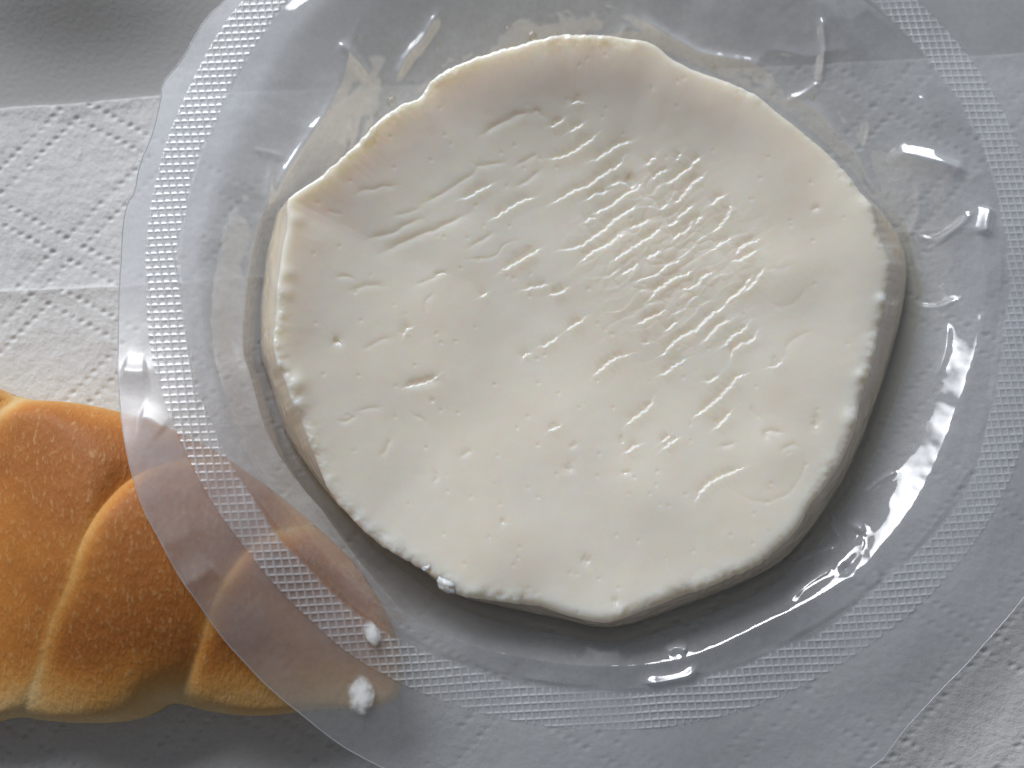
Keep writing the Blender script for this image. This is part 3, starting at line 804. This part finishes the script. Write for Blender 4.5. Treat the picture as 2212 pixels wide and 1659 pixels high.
# lumpy wrinkled zone: elongated curds
zone = P([1450, 560], ZT)
ang = math.radians(33)
q = pc - zone
uu = q[:, 0] * math.cos(ang) + q[:, 1] * math.sin(ang); vv = -q[:, 0] * math.sin(ang) + q[:, 1] * math.cos(ang)
msk = np.exp(-((uu / 14.0) ** 2 + (vv / 15.0) ** 2) ** 1.5)
row = -vv / 2.3 + 0.75 * fbm(pc, 9, 2, 91) + 0.62 * fbm(pc, 3.0, 2, 93)
rid = np.floor(row); gfr = row - rid
amp = np.clip(0.55 + 1.3 * fbm(np.column_stack([uu + rid * 17.3, rid * 3.7]), 4.5, 2, 94), 0, 1.2)
saw = sstep(0.0, 0.13, gfr) * (1 - gfr) ** 1.4
zc += msk * amp * 0.16 * (saw - 0.4)
f1, f2, bx, by, bid = worley(np.column_stack([uu / 2.6, vv / 1.9]) + 0.5 * np.column_stack([fbm(pc, 4, 2, 97), fbm(pc, 4, 2, 98)]), 3.0)
zc += msk * (0.11 * (0.6 - f1) - 0.06 * np.exp(-((f2 - f1) / 0.22) ** 1.8) * sstep(0.3, 0.6, bid))
pj = pc + 0.26 * np.column_stack([fbm(pc, 1.4, 2, 101), fbm(pc, 1.4, 2, 102)])
for ln in ledges:
    pts = chaikin(P(np.array(ln, float), ZT), 1)
    if pts[0, 0] > pts[-1, 0]: pts = pts[::-1]
    L = np.hypot(*(pts[1:] - pts[:-1]).T).sum()
    m, sd, al = polydist(pj, pts, 3.2)
    sd = -sd                                   # positive: below the line (away from the window)
    bl = 1.0 + 0.7 * hash2(len(ln), L * 7.0, 1.0)
    sd = sd - 0.16 * np.abs(np.sin(np.pi * al * L / bl)) + 0.08
    k_ = min(1.0, 0.5 + L / 9.0)
    e_ = sstep(0, 0.2, al) * sstep(1, 0.8, al) * 0.8 + 0.2
    endcut = np.exp(-np.clip(np.abs(sd) - 1.5, 0, None) * 1.5)
    up = 0.29 * np.exp(-np.clip(sd, 0, None) / 0.8) * sstep(-0.05, 0.17, sd)
    dn = -0.30 * np.where(sd < 0, np.exp(-(np.clip(-sd, 0, None) / 0.7) ** 1.3), np.exp(-(np.clip(sd, 0, None) / 0.16) ** 2))
    zc[m] += k_ * e_ * endcut * (up + dn)
for ln, dep, wd in cracks:
    pts = P(np.array(ln, float), ZT)
    pts = chaikin(pts, 1) if len(pts) > 2 else pts
    m, sd, al = polydist(pj, pts, wd * 5)
    e_ = sstep(0, 0.25, al) * sstep(1, 0.75, al) * 0.75 + 0.25
    dep *= 0.62; wd *= 1.25
    zc[m] += e_ * (-dep * np.exp(-np.abs(sd / wd) ** 1.4) + 0.25 * dep * np.exp(-np.clip(np.abs(sd) - 0.2, 0, None) / (wd * 2.2)))
g1, _, _, _, gid = worley(pc / 1.6, 21.0)
zc -= 0.10 * np.exp(-(g1 * 1.6 / 0.30) ** 2) * sstep(0.93, 0.95, gid)
zc += 0.012 * fbm(pc, 1.1, 2, 130)
rimn = sstep(-0.15, 0.25, fbm(np.column_stack([np.cos(thv) * 48, np.sin(thv) * 48]), 16, 2, 150) + 0.1)
h1, _, _, _, hid = worley(pc / 1.5, 31.0)
zc += rimn * np.exp(-(de / 1.8) ** 2) * (0.22 * (0.5 - h1) * sstep(0.3, 0.6, hid) + 0.55 * fbm(pc, 2.1, 3, 152))
# knobs along the left rim
for fx, fy, h, r in ((643, 833, .7, 1.5), (645, 878, .7, 1.5), (633, 600, .3, 1.2), (650, 486, .3, 1.2), (628, 640, .3, 1.2), (1843, 905, .6, 1.6), (1905, 648, .6, 1.0), (1862, 812, .5, 1.2), (1880, 440, .5, 1.5)):
    zc += h * np.exp(-(((pc - P([fx, fy], ZT)) ** 2).sum(1)) / r ** 2)
rb2 = sstep(-0.3, 0.8, np.cos(thv - math.radians(-50)))
re_ = 1.2 + 0.8 * rb2 + 0.5 * fbm(np.column_stack([np.cos(thv) * 48, np.sin(thv) * 48]), 7, 2, 110)
x_ = np.clip((re_ - de) / re_, 0, 1)
zc -= (0.8 + 0.5 * rb2) * (1 - np.sqrt(np.clip(1 - x_ ** 2 * 0.98, 0, 1)))
V = np.column_stack([pc, zc])
F = grid_faces(NS, NS)[:, ::-1]
# outer ring in order -> side wall
idx = np.arange(NS * NS).reshape(NS, NS)
ring = np.concatenate([idx[:-1, 0], idx[-1, :-1], idx[:0:-1, -1], idx[0, :0:-1]])
pr = V[ring]; thr = thv[ring]
rt_ = np.hypot(*(pr[:, :2] - CC).T); rb_ = R_b(thr)
side = []; nside = 34
for t_ in np.linspace(0, 1, nside)[1:]:
    nzv = fbm(np.column_stack([thr * 48, np.full(len(thr), t_ * 12)]), 3.0, 3, 120)
    r_ = rt_ + (rb_ - rt_) * (1 - (1 - t_) ** 1.5) + 0.25 * nzv * math.sin(math.pi * min(t_ * 1.0, 1)) 
    side.append(np.column_stack([CC + np.column_stack([np.cos(thr), np.sin(thr)]) * r_[:, None], pr[:, 2] + (ZB - pr[:, 2]) * t_ ** 0.9]))
nr = len(ring); base = len(V)
V = np.concatenate([V] + side)
ids = np.concatenate([ring[None], base + np.arange((nside - 1) * nr).reshape(nside - 1, nr)])
fs = []
for a in range(nside - 1):
    i0, i1 = ids[a], ids[a + 1]
    fs.append(np.column_stack([i0, i1, np.roll(i1, -1), np.roll(i0, -1)]))
F = np.concatenate([F, np.concatenate(fs)])
flank = np.concatenate([np.zeros(base)] + [np.full(nr, min(1.0, a / 9.0)) for a in range(1, nside)])
tag(mesh_object('cheese', V, F, M['cheese'], attrs={'flank': flank}), 'round creamy white fresh cheese with wrinkled wet top lying in the clear tray', 'cheese')

# ------------------------------------------------------------------ crumbs and drops
def lump(name, f, zc_, size, seed, mat, rot=0.0, jag=0.25, label='', cat='', group=None):
    nu_, nv_ = 16, 22
    ph = np.linspace(0.0, math.pi, nu_)[:, None]; tv = np.linspace(0, 2 * np.pi, nv_, endpoint=False)[None]
    d = np.stack([np.sin(ph) * np.cos(tv), np.sin(ph) * np.sin(tv), np.cos(ph) * np.ones_like(tv)], -1).reshape(-1, 3)
    r_ = 1 + jag * (fbm(d[:, :2] + d[:, 2:] * 1.7 + seed * 3.3, 0.9, 3, seed) * 2)
    v = d * r_[:, None] * np.array(size)
    c, s_ = math.cos(rot), math.sin(rot)
    v = np.column_stack([v[:, 0] * c - v[:, 1] * s_, v[:, 0] * s_ + v[:, 1] * c, v[:, 2]])
    o = mesh_object(name, v, grid_faces(nu_, nv_, True)[:, ::-1], mat)
    xy = P(np.array(f, float), zc_)
    o.location = (xy[0] * MM, xy[1] * MM, zc_ * MM)
    return tag(o, label, cat, group)

zed = lambda f: float(zfl(PF([f]))[0])
lump('cheese_crumb', (968, 1264), ZT - 0.4, (1.3, 0.85, 0.75), 2, M['crumb'], -0.6, 0.55, 'bright white crumb on the lower left rim of the cheese', 'cheese crumb', 'crumbs of the cheese')
lump('cheese_crumb', (922, 1226), ZT - 0.4, (0.6, 0.45, 0.4), 3, M['crumb'], 0.2, 0.55, 'tiny white crumb beside the larger one on the cheese rim', 'cheese crumb', 'crumbs of the cheese')
f_ = (803, 1366)
lump('cheese_crumb', f_, zed(f_) + 0.6, (1.1, 2.6, 0.3), 5, M['smear'], 0.5, 0.16, 'flat white smear of cheese stuck on the seal band over the roll', 'cheese crumb', 'crumbs of the cheese')
f_ = (779, 1498)
lump('cheese_crumb', f_, zed(f_) + 0.45, (2.3, 3.4, 0.3), 7, M['smear'], -0.15, 0.07, 'round white blob of cheese on the film near the roll tip', 'cheese crumb', 'crumbs of the cheese')

# ------------------------------------------------------------------ whey lying in the tray around the cheese
NTW = 900
th = np.linspace(-2.75, 0.30, NTW)
ta_ = np.linspace(-np.pi, np.pi, 1200, endpoint=False)
pcb = CC + R_b(ta_)[:, None] * np.column_stack([np.cos(ta_), np.sin(ta_)])
rin = np.hypot(*(pcb - TC).T); tin = np.arctan2(*(pcb - TC).T[::-1])
o_ = np.argsort(tin); rin = np.interp(th, tin[o_], rin[o_], period=2 * np.pi)
rou = R_flo(th); rlw = np.minimum(R_lip(th), R_si(th) - 0.6)
V = []
for a in np.linspace(0, 1, 12):
    r_ = (rin - 1.8) * (1 - a) + (rou + 0.16 * np.maximum(rlw - rou, 0)) * a
    q = ring_pts(th, r_)
    V.append(np.column_stack([q, 2.6 - 1.2 * (sstep(0.0, 0.30, th) + sstep(-2.4, -2.75, th)) + 0.5 * (2 * a - 1) ** 4 + 0.10 * fbm(q, 5, 2, 140)]))
tag(mesh_object('whey', np.array(V).reshape(-1, 3), grid_faces(12, NTW)[:, ::-1], M['whey']), 'thin clear yellowish whey pooled in the tray around the cheese', 'whey')

# ------------------------------------------------------------------ droplets on the film
def surf_z(f):
    q = P(np.array([f], float), 6.0)
    for _ in range(4):
        d_ = np.hypot(flat[:, 0] - q[0, 0], flat[:, 1] - q[0, 1])
        zz_ = float(flat[np.argmin(d_), 2])
        q = P(np.array([f], float), zz_)
    return zz_
for k_, (fx, fy, rx, ry) in enumerate([(1150, 78, .75, .95), (1203, 80, .6, .8), (1113, 111, .6, .4), (846, 218, 1.0, .7), (812, 246, .35, .5), (1098, 60, .3, .75), (1057, 56, .35, .3),
        (946, 93, .4, .35), (770, 82, .3, .5), (1540, 145, .55, .45), (1755, 212, .5, .35), (1642, 165, .3, .25)]):
    lump('whey_drop', (fx, fy), surf_z((fx, fy)) + 0.05, (rx, ry, 0.34), 40 + k_, M['whey'], 0.3 * k_, 0.12,
         'tiny whey droplet sitting on the clear film beyond the cheese', 'droplet', 'whey droplets on the film')
